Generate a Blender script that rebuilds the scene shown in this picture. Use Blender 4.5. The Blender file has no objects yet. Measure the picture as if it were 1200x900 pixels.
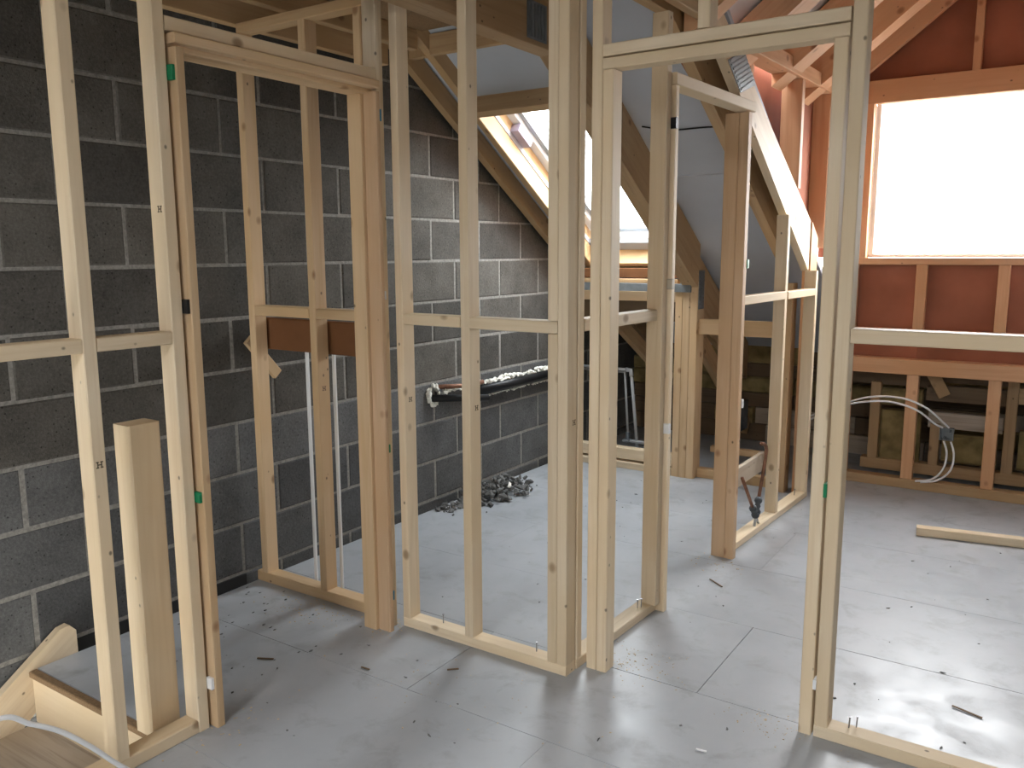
import bpy, bmesh, math, random
from mathutils import Vector, Matrix, Euler
random.seed(11)
sc = bpy.context.scene
col = sc.collection

# ------------------------------------------------------------------ camera
F_PX, PITCH, YAW, ROLL, CAM_H = 985.0, math.radians(8.96), math.radians(33.85), math.radians(-.26), 1.44
fw = Vector((-math.sin(YAW) * math.cos(PITCH), math.cos(YAW) * math.cos(PITCH), -math.sin(PITCH)))
rt = Vector((math.cos(YAW), math.sin(YAW), 0)); up = rt.cross(fw)
rt, up = rt * math.cos(ROLL) + up * math.sin(ROLL), up * math.cos(ROLL) - rt * math.sin(ROLL)
cam = bpy.data.objects.new('camera', bpy.data.cameras.new('camera')); col.objects.link(cam)
cam.data.sensor_width = 36; cam.data.lens = F_PX / 1200 * 36; cam.data.clip_start = .05
cam.matrix_world = Matrix(((rt.x, up.x, -fw.x, 0), (rt.y, up.y, -fw.y, 0), (rt.z, up.z, -fw.z, CAM_H), (0, 0, 0, 1)))
sc.camera = cam
# ------------------------------------------------------------------ sky (overcast white) and exposure
w = bpy.data.worlds.new('overcast_sky'); sc.world = w; w.use_nodes = True
nt = w.node_tree; bg = nt.nodes['Background']
bg.inputs[1].default_value = 26.0
_tc = nt.nodes.new('ShaderNodeTexCoord'); _sx = nt.nodes.new('ShaderNodeSeparateXYZ'); nt.links.new(_tc.outputs['Generated'], _sx.inputs[0])
_mr = nt.nodes.new('ShaderNodeMapRange'); _mr.inputs['From Min'].default_value = -1; nt.links.new(_sx.outputs['Z'], _mr.inputs['Value'])
_cr = nt.nodes.new('ShaderNodeValToRGB'); _e = _cr.color_ramp.elements; _e[0].position = .47; _e[0].color = (.16, .16, .15, 1)
_e[1].position = 1; _e[1].color = (.81, .83, .85, 1); _n = _e.new(.52); _n.color = (.88, .89, .90, 1)          # overcast: zenith brighter than horizon, darker ground
nt.links.new(_mr.outputs[0], _cr.inputs[0]); nt.links.new(_cr.outputs[0], bg.inputs[0])
vs = sc.view_settings; vs.view_transform = 'Standard'; vs.look = 'None'; vs.gamma = 1; vs.use_curve_mapping = False
vs.exposure = 0.55

def portal(name, loc, normal, sx, sy):
    l = bpy.data.lights.new(name, 'AREA'); l.shape = 'RECTANGLE'; l.size = sx; l.size_y = sy
    l.cycles.is_portal = True
    o = bpy.data.objects.new(name, l); col.objects.link(o); o.location = loc
    o.rotation_euler = Vector(normal).to_track_quat('-Z', 'Y').to_euler()
portal('window_portal', (-.565, 5.66, 1.84), (0, -1, 0), 1.05, .9)
portal('skylight_portal', (-2.4, 4.52, 2.08), (0, -.53, -.85), .74, 1.55)
portal('side_portal', (.65, 4.75, 1.78), (0, -.53, -.85), .6, 1.05)
for _x in (-.85, .75): portal('rear_portal', (_x, -1.89, 2.88), (0, .53, -.85), 1.0, 1.75)  # rear portals, like the side one, serve added unseen roof windows

# ------------------------------------------------------------------ materials
MATS = {}
class NT:
    def __init__(s, name, rough=.7, spec=.3):
        s.m = bpy.data.materials.new(name); s.m.use_nodes = True; s.t = s.m.node_tree
        s.b = s.t.nodes['Principled BSDF']; s.b.inputs['Roughness'].default_value = rough
        s.b.inputs['Specular IOR Level'].default_value = spec; MATS[name] = s.m
    def n(s, typ, **kw):
        x = s.t.nodes.new(typ)
        for k, v in kw.items():
            if k in x.inputs and not hasattr(x, k): x.inputs[k].default_value = v
            else: setattr(x, k, v)
        return x
    def l(s, a, b): s.t.links.new(a, b)
    def coords(s, scale, rnd=True, src='Object'):
        tc = s.n('ShaderNodeTexCoord'); mp = s.n('ShaderNodeMapping'); mp.inputs['Scale'].default_value = scale
        if rnd:
            oi = s.n('ShaderNodeObjectInfo'); mul = s.n('ShaderNodeVectorMath', operation='SCALE'); mul.inputs[0].default_value = (17.3, 11.1, 7.7)
            s.l(oi.outputs['Random'], mul.inputs['Scale']); ad = s.n('ShaderNodeVectorMath', operation='ADD')
            s.l(tc.outputs[src], ad.inputs[0]); s.l(mul.outputs[0], ad.inputs[1]); s.l(ad.outputs[0], mp.inputs['Vector'])
        else: s.l(tc.outputs[src], mp.inputs['Vector'])
        return mp.outputs[0]
    def noise(s, vec, scale, detail=3, rough=.5, dist=0):
        x = s.n('ShaderNodeTexNoise'); x.inputs['Scale'].default_value = scale; x.inputs['Detail'].default_value = detail
        x.inputs['Roughness'].default_value = rough; x.inputs['Distortion'].default_value = dist; s.l(vec, x.inputs['Vector']); return x.outputs['Fac']
    def ramp(s, fac, stops):
        r = s.n('ShaderNodeValToRGB'); e = r.color_ramp.elements
        while len(e) < len(stops): e.new(.5)
        for i, (p, c) in enumerate(stops): e[i].position = p; e[i].color = (*c, 1) if len(c) == 3 else c
        s.l(fac, r.inputs[0]); return r.outputs[0]
    def mix(s, fac, a, b, mode='MIX'):
        m = s.n('ShaderNodeMix', data_type='RGBA', blend_type=mode)
        for v, k in ((fac, 0), (a, 6), (b, 7)):
            if hasattr(v, 'is_linked'): s.l(v, m.inputs[k])
            elif isinstance(v, (int, float)): m.inputs[k].default_value = v
            else: m.inputs[k].default_value = (*v, 1)
        return m.outputs[2]
    def bump(s, h, strength=.2, dist=.003):
        b = s.n('ShaderNodeBump'); b.inputs['Strength'].default_value = strength; b.inputs['Distance'].default_value = dist
        s.l(h, b.inputs['Height']); s.l(b.outputs[0], s.b.inputs['Normal'])
    def out(s, c): s.l(c, s.b.inputs['Base Color'])

def wood(name, light, dark, knot, rough=.6, knots=True):
    M = NT(name, rough)
    v = M.coords((1.2, 26, 26)); g = M.noise(v, 1.6, 4, .55, .6)
    c = M.ramp(g, [(.3, dark), (.52, light), (.75, tuple(min(1, x * 1.08) for x in light))])
    v2 = M.coords((1, 1, 1)); blot = M.noise(v2, 2.2, 2)
    c = M.mix(M.ramp(blot, [(.35, (0, 0, 0)), (.7, (1, 1, 1))]), c, tuple(x * y for x, y in zip(light, (.92, .86, .76))), 'MIX')
    oi = M.n('ShaderNodeObjectInfo'); r = M.ramp(oi.outputs['Random'], [(0, (.86, .84, .82)), (1, (1.06, 1.04, 1.02))])
    c = M.mix(1.0, c, r, 'MULTIPLY')
    if knots:
        for sc_, th, keep, kc in ((8.5, .085, .55, knot), (16, .05, .45, (.05, .03, .02))):
            vv = M.coords((sc_ * .75, sc_, sc_)); vo = M.n('ShaderNodeTexVoronoi'); vo.inputs['Scale'].default_value = 1; M.l(vv, vo.inputs['Vector'])
            sel = M.n('ShaderNodeSeparateColor'); M.l(vo.outputs['Color'], sel.inputs[0])
            a = M.ramp(vo.outputs['Distance'], [(0, (1, 1, 1)), (th, (.85, .85, .85)), (th * 1.9, (0, 0, 0))])
            b = M.n('ShaderNodeMath', operation='LESS_THAN'); M.l(sel.outputs[0], b.inputs[0]); b.inputs[1].default_value = keep
            f = M.n('ShaderNodeMath', operation='MULTIPLY'); M.l(a, f.inputs[0]); M.l(b.outputs[0], f.inputs[1])
            f2 = M.n('ShaderNodeMath', operation='MULTIPLY'); M.l(f.outputs[0], f2.inputs[0]); f2.inputs[1].default_value = .8
            c = M.mix(f2.outputs[0], c, kc)
    M.out(c); M.bump(g, .12, .0015)
wood('wood_pale', (.76, .645, .475), (.67, .54, .37), (.22, .12, .055))
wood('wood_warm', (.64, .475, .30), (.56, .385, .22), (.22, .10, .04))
wood('wood_truss', (.50, .35, .20), (.40, .26, .14), (.16, .08, .04))
wood('wood_dormer', (.66, .40, .235), (.57, .32, .17), (.25, .10, .04))
wood('wood_redwood', (.67, .48, .315), (.57, .375, .225), (.24, .10, .045))
wood('wood_weathered', (.50, .44, .37), (.30, .25, .20), (.12, .08, .05))
wood('wood_dark', (.17, .12, .075), (.10, .07, .045), (.05, .03, .02))

def flat(name, colr, rough=.6, metal=0, var=.0, vscale=6, spec=.3):
    M = NT(name, rough, spec); M.b.inputs['Metallic'].default_value = metal
    if var:
        n_ = M.noise(M.coords((1, 1, 1)), vscale, 4)
        M.out(M.ramp(n_, [(.3, tuple(x * (1 - var) for x in colr)), (.7, tuple(min(1, x * (1 + var)) for x in colr))]))
    else: M.b.inputs['Base Color'].default_value = (*colr, 1)
flat('ply_red', (.33, .125, .075), .75, 0, .2, 3, .15)
flat('board_brown', (.16, .07, .03), .7, 0, .2, 5, .15)
flat('ply_lining', (.72, .50, .27), .5, 0, .12, 4)
flat('membrane', (.50, .53, .58), .5, 0, .08, 2)
flat('membrane_pale', (.62, .55, .50), .6, 0, .06, 2)
flat('insulation', (.25, .19, .085), .95, 0, .35, 12)
flat('galvanised', (.21, .23, .24), .5, .55, .2, 18)
flat('steel', (.30, .30, .31), .35, .9)
flat('white_plastic', (.80, .81, .82), .35)
flat('white_frame', (.82, .83, .84), .4)
flat('grey_plastic', (.45, .47, .49), .4)
flat('grey_lilac', (.38, .33, .42), .5)
flat('black_plastic', (.012, .012, .013), .4)
flat('green_plastic', (.01, .20, .08), .4)
flat('blue_plastic', (.02, .22, .38), .4)
flat('tan_plastic', (.48, .42, .33), .5)
flat('copper', (.24, .12, .075), .5, .3, .3, 30)
flat('brass_dark', (.10, .11, .12), .5, .5)
flat('foam', (.80, .79, .72), .9, 0, .12, 30)
flat('ink', (.12, .09, .06), .8)
flat('plaster', (.46, .45, .43), .9, 0, .05, 2)
flat('near_black', (.02, .02, .02), .95)
flat('shaving', (.60, .47, .28), .9, 0, .2, 60)
flat('rubble', (.17, .17, .165), .95, 0, .5, 14, .05)

M = NT('chipboard', .8); v = M.coords((1, 1, 1)); n1 = M.noise(v, 160, 2, .7); n2 = M.noise(v, 3, 3)
c = M.ramp(n1, [(.3, (.15, .09, .045)), (.7, (.30, .19, .10))]); M.out(M.mix(.3, c, M.ramp(n2, [(.3, (.14, .09, .05)), (.7, (.30, .2, .11))])))

for bn, t3 in (('block_cool', (.84, .845, .85)), ('block_warm', (.80, .75, .67))):
    M = NT(bn, .95, .15); v = M.coords((1, 1, 1))
    n1 = M.noise(v, 95, 4, .75); n2 = M.noise(v, 5, 4, .6)
    c = M.ramp(n1, [(.28, (.05, .05, .05)), (.5, (.12, .12, .12)), (.72, (.21, .21, .21))])
    c = M.mix(.5, c, M.ramp(n2, [(.3, (.07, .07, .07)), (.7, (.18, .18, .18))]))
    vo = M.n('ShaderNodeTexVoronoi'); vo.inputs['Scale'].default_value = 42; M.l(v, vo.inputs['Vector'])
    c = M.mix(M.ramp(vo.outputs['Distance'], [(.10, (.75, .75, .75)), (.17, (0, 0, 0))]), c, (.025, .025, .024))
    oi = M.n('ShaderNodeObjectInfo'); c = M.mix(1.0, c, M.ramp(oi.outputs['Random'], [(0, (.74, .74, .74)), (1, (1.2, 1.19, 1.17))]), 'MULTIPLY')
    c = M.mix(1.0, c, t3, 'MULTIPLY') if False else c
    mt = M.n('ShaderNodeMix', data_type='RGBA', blend_type='MULTIPLY'); mt.inputs[0].default_value = 1; M.l(c, mt.inputs[6]); mt.inputs[7].default_value = (*t3, 1)
    M.out(mt.outputs[2]); M.bump(n1, .7, .004)
M = NT('mortar', .95, .15); v = M.coords((1, 1, 1), False); n1 = M.noise(v, 60, 4, .7)
M.out(M.ramp(n1, [(.3, (.17, .162, .15)), (.7, (.34, .325, .295))])); M.bump(n1, .5, .004)

M = NT('floor_coat', .4, .5); v = M.coords((1, 1, 1), False, 'Generated') if False else None
tc = M.n('ShaderNodeNewGeometry'); pos = tc.outputs['Position']
n1 = M.noise(pos, 1.5, 5, .6); n2 = M.noise(pos, 7, 6, .65, .4); n3 = M.noise(pos, 70, 3, .7)
c = M.ramp(n1, [(.3, (.325, .342, .362)), (.55, (.385, .405, .428)), (.75, (.435, .455, .475))])
c = M.mix(M.ramp(n2, [(.53, (0, 0, 0)), (.74, (.7, .7, .7))]), c, (.25, .25, .25))
c = M.mix(M.ramp(n3, [(.62, (0, 0, 0)), (.8, (.35, .35, .35))]), c, (.5, .48, .44))
M.out(c); M.l(M.ramp(n2, [(.3, (.30, .30, .30)), (.7, (.5, .5, .5))]), M.b.inputs['Roughness']); M.bump(n3, .05, .001)

for gn, gc in (('glass', (1, 1, 1)), ('glass_dimmed', (.76, .78, .79)), ('glass_dimmed_more', (.42, .43, .43))):  # tints below clear only dim the daylight each pane lets in
    g = bpy.data.materials.new(gn); g.use_nodes = True; t = g.node_tree; t.nodes.remove(t.nodes['Principled BSDF'])
    tr = t.nodes.new('ShaderNodeBsdfTransparent'); tr.inputs[0].default_value = (*gc, 1)
    gl = t.nodes.new('ShaderNodeBsdfGlossy'); gl.inputs['Roughness'].default_value = .03
    lw = t.nodes.new('ShaderNodeLayerWeight'); pw = t.nodes.new('ShaderNodeMath'); pw.operation = 'POWER'; pw.inputs[1].default_value = 4; t.links.new(lw.outputs['Facing'], pw.inputs[0])
    fr = t.nodes.new('ShaderNodeMath'); fr.operation = 'MULTIPLY_ADD'; fr.inputs[1].default_value = .85; fr.inputs[2].default_value = .04; t.links.new(pw.outputs[0], fr.inputs[0]); mx = t.nodes.new('ShaderNodeMixShader')
    t.links.new(fr.outputs[0], mx.inputs[0]); t.links.new(tr.outputs[0], mx.inputs[1]); t.links.new(gl.outputs[0], mx.inputs[2])
    t.links.new(mx.outputs[0], t.nodes['Material Output'].inputs[0]); MATS[gn] = g

# ------------------------------------------------------------------ helpers
def tag(o, label=None, cat=None, group=None, kind=None):
    if label: o['label'] = label
    if cat: o['category'] = cat
    if group: o['group'] = group
    if kind: o['kind'] = kind
    return o
def thing(name, loc, label, cat=None, group=None, kind=None, rotz=0):
    o = bpy.data.objects.new(name, None); col.objects.link(o); o.location = loc; o.rotation_euler = (0, 0, rotz)
    o.empty_display_size = .1
    o['abs'] = 0 if rotz else 1
    return tag(o, label, cat, group, kind)
def off_of(p):
    o = Vector((0, 0, 0))
    while p is not None:
        if not p.get('abs', 1): return o
        o += p.location; p = p.parent
    return o
def link(name, me, mat, parent=None, mtx=None, smooth=False):
    """mtx is in world coordinates (in the parent's own frame for a turned parent)"""
    o = bpy.data.objects.new(name, me); col.objects.link(o)
    if mat:
        if not me.materials: me.materials.append(MATS[mat])
    if smooth: me.polygons.foreach_set('use_smooth', [True] * len(me.polygons))
    m = mtx or Matrix()
    if parent is not None:
        o.parent = parent; o['abs'] = parent.get('abs', 1)
        m = Matrix.Translation(-off_of(parent)) @ m
        # off_of sums plain translations; parts of parts keep their parent's rotation out by re-basing
        if parent.type == 'MESH':
            chain = Matrix(); p = parent; ms = []
            while p is not None and (p.get('abs', 1)): ms.append(p.matrix_basis.copy()); p = p.parent
            if p is not None and parent.get('abs', 1) == 0:
                ms = []; p = parent
                while p is not None and p.type == 'MESH': ms.append(p.matrix_basis.copy()); p = p.parent
            for k in reversed(ms): chain = chain @ k
            m = chain.inverted() @ (mtx or Matrix())
    o.matrix_basis = m
    return o
def mesh(name, verts, faces):
    me = bpy.data.meshes.new(name); me.from_pydata([tuple(v) for v in verts], [], faces); me.update()
    bm = bmesh.new(); bm.from_mesh(me); bmesh.ops.recalc_face_normals(bm, faces=bm.faces); bm.to_mesh(me); bm.free()
    return me
def stick_mesh(L, wy, wz, ch=.003):
    ch = min(ch, wy * .3, wz * .3); a, b = wy / 2, wz / 2
    sec = [(a - ch, b), (a, b - ch), (a, -b + ch), (a - ch, -b), (-a + ch, -b), (-a, -b + ch), (-a, b - ch), (-a + ch, b)]
    vs_ = [(-L / 2, y, z) for y, z in sec] + [(L / 2, y, z) for y, z in sec]
    fs = [(i, (i + 1) % 8, (i + 1) % 8 + 8, i + 8) for i in range(8)] + [tuple(range(7, -1, -1)), tuple(range(8, 16))]
    return mesh('stick', vs_, fs)
def bar(name, parent, x0, x1, y0, y1, z0, z1, mat='wood_pale', ch=.003):
    d = [(x1 - x0, 0), (y1 - y0, 1), (z1 - z0, 2)]; c = Vector(((x0 + x1) / 2, (y0 + y1) / 2, (z0 + z1) / 2))
    ax = max(d)[1]; e = [Vector((1, 0, 0)), Vector((0, 1, 0)), Vector((0, 0, 1))]
    X = e[ax]; Y = e[(ax + 1) % 3]; Z = e[(ax + 2) % 3]; s = (x1 - x0, y1 - y0, z1 - z0)
    R = Matrix((X, Y, Z)).transposed().to_4x4()
    return link(name, stick_mesh(s[ax], s[(ax + 1) % 3], s[(ax + 2) % 3], ch), mat, parent, Matrix.Translation(c) @ R)
def beam(name, parent, a, b, wy, wz, mat='wood_pale', side=(0, 0, 1), ch=.003):
    """a stick from a to b; wz is measured along `side` (made square to the stick)"""
    a, b = Vector(a), Vector(b); X = (b - a).normalized(); Z = Vector(side); Z = (Z - X * Z.dot(X)).normalized(); Y = Z.cross(X)
    R = Matrix((X, Y, Z)).transposed().to_4x4()
    return link(name, stick_mesh((b - a).length, wy, wz, ch), mat, parent, Matrix.Translation((a + b) / 2) @ R)
def prism(name, parent, poly, x0, x1, mat, grain=None, plane='yz'):
    """polygon in the (y,z) plane run from x0 to x1 (or in (x,z) run along y), local X along `grain`"""
    if plane == 'yz': P = [Vector((x0, p, q)) for p, q in poly] + [Vector((x1, p, q)) for p, q in poly]
    elif plane == 'xz': P = [Vector((p, x0, q)) for p, q in poly] + [Vector((p, x1, q)) for p, q in poly]
    else: P = [Vector((p, q, x0)) for p, q in poly] + [Vector((p, q, x1)) for p, q in poly]
    n = len(poly); fs = [tuple(range(n)), tuple(range(2 * n - 1, n - 1, -1))] + [(i, (i + 1) % n, (i + 1) % n + n, i + n) for i in range(n)]
    c = sum(P, Vector()) / len(P); X = Vector(grain).normalized() if grain else Vector((1, 0, 0))
    Z = Vector((1, 0, 0)) if abs(X.x) < .9 else Vector((0, 0, 1)); Z = (Z - X * Z.dot(X)).normalized(); Y = Z.cross(X)
    R = Matrix((X, Y, Z)).transposed(); Mx = Matrix.Translation(c) @ R.to_4x4(); inv = Mx.inverted()
    return link(name, mesh(name, [inv @ p for p in P], fs), mat, parent, Mx)
def smooth_path(pts, n=8):
    pts = [Vector(p) for p in pts]; out = []
    for i in range(len(pts) - 1):
        p0 = pts[max(i - 1, 0)]; p1 = pts[i]; p2 = pts[i + 1]; p3 = pts[min(i + 2, len(pts) - 1)]
        for k in range(n):
            t_ = k / n
            out.append(.5 * ((2 * p1) + (p2 - p0) * t_ + (2 * p0 - 5 * p1 + 4 * p2 - p3) * t_ ** 2 + (-p0 + 3 * p1 - 3 * p2 + p3) * t_ ** 3))
    return out + [pts[-1]]
def tube(name, parent, pts, r, mat, seg=10, smooth=True, radii=None):
    pts = [Vector(p) for p in pts]; vs_, fs = [], []; prev = None; c0 = pts[0]
    for i, p in enumerate(pts):
        d = (pts[min(i + 1, len(pts) - 1)] - pts[max(i - 1, 0)]).normalized()
        if prev is None: u = d.orthogonal().normalized()
        else: u = (prev - d * prev.dot(d)).normalized()
        prev = u; v = d.cross(u); rr = radii[i] if radii else r
        for k in range(seg):
            a = 2 * math.pi * k / seg; vs_.append(p - c0 + (u * math.cos(a) + v * math.sin(a)) * rr)
    for i in range(len(pts) - 1):
        for k in range(seg):
            a, b = i * seg + k, i * seg + (k + 1) % seg; fs.append((a, b, b + seg, a + seg))
    fs += [tuple(range(seg - 1, -1, -1)), tuple(range((len(pts) - 1) * seg, len(pts) * seg))]
    return link(name, mesh(name, vs_, fs), mat, parent, Matrix.Translation(c0), smooth)
def lump_mesh(rng, sx, sy, sz):
    bm = bmesh.new()
    for _ in range(12):
        v = Vector((rng.gauss(0, 1), rng.gauss(0, 1), rng.gauss(0, 1))).normalized() * rng.uniform(.75, 1.1)
        bm.verts.new((v.x * sx, v.y * sy, v.z * sz))
    r = bmesh.ops.convex_hull(bm, input=bm.verts); bmesh.ops.delete(bm, geom=[x for x in r['geom_interior'] if isinstance(x, bmesh.types.BMVert)], context='VERTS')
    me = bpy.data.meshes.new('lump'); bm.to_mesh(me); bm.free(); return me
def joined(name, items, mat, parent=None):
    """many small meshes (mesh, matrix) into one"""
    bm = bmesh.new()
    for me, mx in items:
        k = len(bm.verts); bm.from_mesh(me); bm.verts.ensure_lookup_table()
        for v in bm.verts[k:]: v.co = mx @ v.co
    me = bpy.data.meshes.new(name); bm.to_mesh(me); bm.free()
    return link(name, me, mat, parent)
SCREW = None
def screw(parent, x, y, z, tilt=.1):
    global SCREW
    if SCREW is None:
        bm = bmesh.new(); bmesh.ops.create_cone(bm, cap_ends=True, segments=8, radius1=.0022, radius2=.0022, depth=.035, matrix=Matrix.Translation((0, 0, .0175)))
        bmesh.ops.create_cone(bm, cap_ends=True, segments=8, radius1=.003, radius2=.0048, depth=.004, matrix=Matrix.Translation((0, 0, .036)))
        SCREW = bpy.data.meshes.new('screw'); bm.to_mesh(SCREW); bm.free()
    return link('screw', SCREW, 'steel', parent, Matrix.Translation((x, y, z)) @ Euler((tilt, tilt * .7, 0)).to_matrix().to_4x4())
def stamp(parent, loc, face):
    """little inked grading mark: two bars and a cross stroke, on a stud face"""
    q = []
    def r_(u0, u1, v0, v1): q.append((u0, u1, v0, v1))
    for v0 in (-.012, .008): r_(-.013, -.003, v0, v0 + .004); r_(.003, .013, v0, v0 + .004)
    r_(-.009, -.005, -.012, .012); r_(.005, .009, -.012, .012); r_(-.008, .008, -.002, .002)
    vs_, fs = [], []
    for u0, u1, v0, v1 in q:
        k = len(vs_)
        for d in (0, .0006):
            for u, v in ((u0, v0), (u1, v0), (u1, v1), (u0, v1)): vs_.append((u, v, d))
        fs += [(k + 4, k + 5, k + 6, k + 7), (k, k + 1, k + 5, k + 4), (k + 1, k + 2, k + 6, k + 5), (k + 2, k + 3, k + 7, k + 6), (k + 3, k, k + 4, k + 7), (k + 3, k + 2, k + 1, k)]
    vs_ = [(x * .75, y * .75, z) for x, y, z in vs_]
    n = Vector(face); X = Vector((0, 0, 1)).cross(n).normalized(); R = Matrix((X, Vector((0, 0, 1)), n)).transposed().to_4x4()
    return link('grade_stamp', mesh('grade_stamp', vs_, fs), 'ink', parent, Matrix.Translation(loc) @ R)
def nail_plate(parent, poly, x, side=1, t_=.003):
    """galvanised toothed plate on a truss face: rows of raised ribs"""
    p = prism('nail_plate', parent, poly, x, x + side * t_, 'galvanised')
    ys = [q[0] for q in poly]; zs = [q[1] for q in poly]
    (ya, za), (yb, zb) = poly[0], poly[1]; (yd, zd) = poly[-1]
    n = max(4, int(math.hypot(yb - ya, zb - za) / .024))
    items = []
    vs_, fs = [], []
    for i in range(n):
        f0, f1 = (i + .15) / n, (i + .6) / n; k = len(vs_)
        for f, e in ((f0, .06), (f1, .06), (f1, .94), (f0, .94)):
            y_ = ya + (yb - ya) * f + (yd - ya) * e; z_ = za + (zb - za) * f + (zd - za) * e
            vs_ += [Vector((x + side * t_, y_, z_)), Vector((x + side * (t_ + .003), y_, z_))]
        fs += [(k + 1, k + 3, k + 5, k + 7), (k, k + 2, k + 3, k + 1), (k + 2, k + 4, k + 5, k + 3), (k + 4, k + 6, k + 7, k + 5), (k + 6, k, k + 1, k + 7)]
    c = vs_[0].copy()
    link('rib', mesh('rib', [v - c for v in vs_], fs), 'galvanised', p, Matrix.Translation(c))
    return p

# ------------------------------------------------------------------ SETTING
S_ = .625                                                    # roof slope dz/dy
def mem(y): return 2.13 - S_ * (y - 4)                        # underside of the roof lining
# block wall
XW = -2.976
wl = thing('wall_left', (XW, 2, 0), 'bare grey concrete block gable wall with pale mortar joints', None, None, 'structure')
def clip_roof(poly):
    out = []
    f = lambda p: mem(p[0]) + .06 - p[1]
    for i in range(len(poly)):
        a, b = poly[i], poly[(i + 1) % len(poly)]; fa, fb = f(a), f(b)
        if fa >= 0: out.append(a)
        if fa * fb < 0:
            t_ = fa / (fa - fb); out.append((a[0] + (b[0] - a[0]) * t_, a[1] + (b[1] - a[1]) * t_))
    return out
prism('mortar_bed', wl, [(-4.7, -.9), (6.4, -.9), (6.4, mem(6.4) + .06), (.5, mem(.5) + .06), (-4.7, mem(5.7) + .06)], XW - .1, XW - .003, 'mortar')
FULL = {}
for k in range(-3, 12):
    z0 = .0425 + .2255 * k; z1 = z0 + .2135; bmat = 'block_warm' if k >= 3 else 'block_cool'
    ph = 1.397 if k % 2 == 0 else 1.607
    j = ph - .45 * math.ceil((ph + 1.2) / .45)
    while j < 6.4:
        y0, y1 = j + .0065, j + .4435; j += .45
        yc, zc = (y0 + y1) / 2, (z0 + z1) / 2
        poly = clip_roof([(y0, z0), (y1, z0), (y1, z1), (y0, z1)])
        if len(poly) < 3: continue
        full = len(poly) == 4 and abs(poly[2][1] - z1) < 1e-6 and abs(poly[3][1] - z1) < 1e-6 and abs(poly[2][0] - y1) < 1e-6
        if full:
            if bmat not in FULL:
                a, b, h = (y1 - y0) / 2, (z1 - z0) / 2, .006
                vs_ = [(-.05, -a, -b), (-.05, a, -b), (-.05, a, b), (-.05, -a, b), (-.004, -a, -b), (-.004, a, -b), (-.004, a, b), (-.004, -a, b),
                       (0, -a + h, -b + h), (0, a - h, -b + h), (0, a - h, b - h), (0, -a + h, b - h)]
                fs = [(0, 1, 2, 3)] + [(i, (i + 1) % 4, (i + 1) % 4 + 4, i + 4) for i in range(4)] + [(i + 4, (i + 1) % 4 + 4, (i + 1) % 4 + 8, i + 8) for i in range(4)] + [(8, 9, 10, 11)]
                FULL[bmat] = mesh('block', vs_, fs)
            link('block', FULL[bmat], bmat, wl, Matrix.Translation((XW + random.uniform(-.0015, .002), yc, zc)))
        else: prism('block', wl, poly, XW - .05, XW, bmat)

# floor boards: long edges run across the room, 0.56-0.6 m wide
bar('gap_shade_strip', wl, XW - .002, XW + .006, 1.53, 2.3, -.2, .03, 'near_black', .001)  # solid near-black strip painting in the shade of the floor-edge gap
fl = thing('floor', (0, 2, -.022), 'floor of grey coated chipboard sheets with fine seams and dust', None, None, 'structure')
bar('subfloor', fl, -2.17, 2.3, -4.7, 6.5, -.24, -.03, 'near_black'); bar('subfloor', fl, -2.93, -2.17, 1.42, 6.5, -.24, -.03, 'near_black')
rows = [(-4.6, -4.15), (-4.15, -3.6), (-3.6, -3.05), (-3.05, -2.45), (-2.45, -1.88), (-1.88, -1.31), (-1.31, -.74), (-.74, -.17), (-.17, .4), (.4, .84), (.84, 1.365), (1.365, 1.97), (1.97, 2.478), (2.478, 3.06), (3.06, 3.665), (3.665, 4.27), (4.27, 4.87), (4.87, 5.47), (5.47, 6.4)]
for i, (y0, y1) in enumerate(rows, -3):
    xs = [-2.93, 2.3]
    cuts = {8: [-1.2], 9: [-1.75, .6], 10: [-.935, 1.4], 11: [-2.3, .1], 12: [-1.1, 1.3], 13: [-2.0, .4], 14: [-.5], 7: [-.4]}.get(i, [-1 + (i % 3) * .8])
    if y1 <= 1.366: xs[0] = -2.17
    xs = [xs[0]] + [c_ for c_ in cuts if xs[0] + .3 < c_ < 2] + [xs[1]]
    for a, b in zip(xs[:-1], xs[1:]):
        gp = .0012 if i in (9, 10) else .0004; bar('floor_panel', fl, a + gp, b - gp, y0 + gp, y1 - gp, -.022, random.uniform(-.0004, 0), 'floor_coat', .0008)
# plain walls behind the camera and to its right, and unseen roof windows added for light
wr = tag(bar('wall_right', None, 2.2, 2.3, -4.7, 6.5, 0, 4.6, 'plaster'), 'plain plastered wall closing the room on the window side', None, None, 'structure')
wf = tag(bar('wall_front', None, -2.97, 2.2, -4.7, -4.6, -.1, 1.4, 'plaster'), 'low plastered eaves wall behind the viewer', None, None, 'structure')
def mem2(y): return mem(1 - y)                                # the other roof slope, behind the viewer
cr_ = thing('ceiling', (-.3, -3.4, 2.2), 'sloping roof lining behind the viewer around two added roof windows', None, None, 'structure')
def rear_panel(x0, x1, y0, y1): prism('lining_panel', cr_, [(y0, mem2(y0)), (y1, mem2(y1)), (y1, mem2(y1) + .04), (y0, mem2(y0) + .04)], x0, x1, 'membrane', (0, 1, S_))
for a in ((-2.98, 2.25, -4.75, -2.65), (-2.98, 2.25, -1.15, .5), (-2.98, -1.35, -2.65, -1.15), (-.35, .25, -2.65, -1.15), (1.25, 2.25, -2.65, -1.15)): rear_panel(*a)
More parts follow.
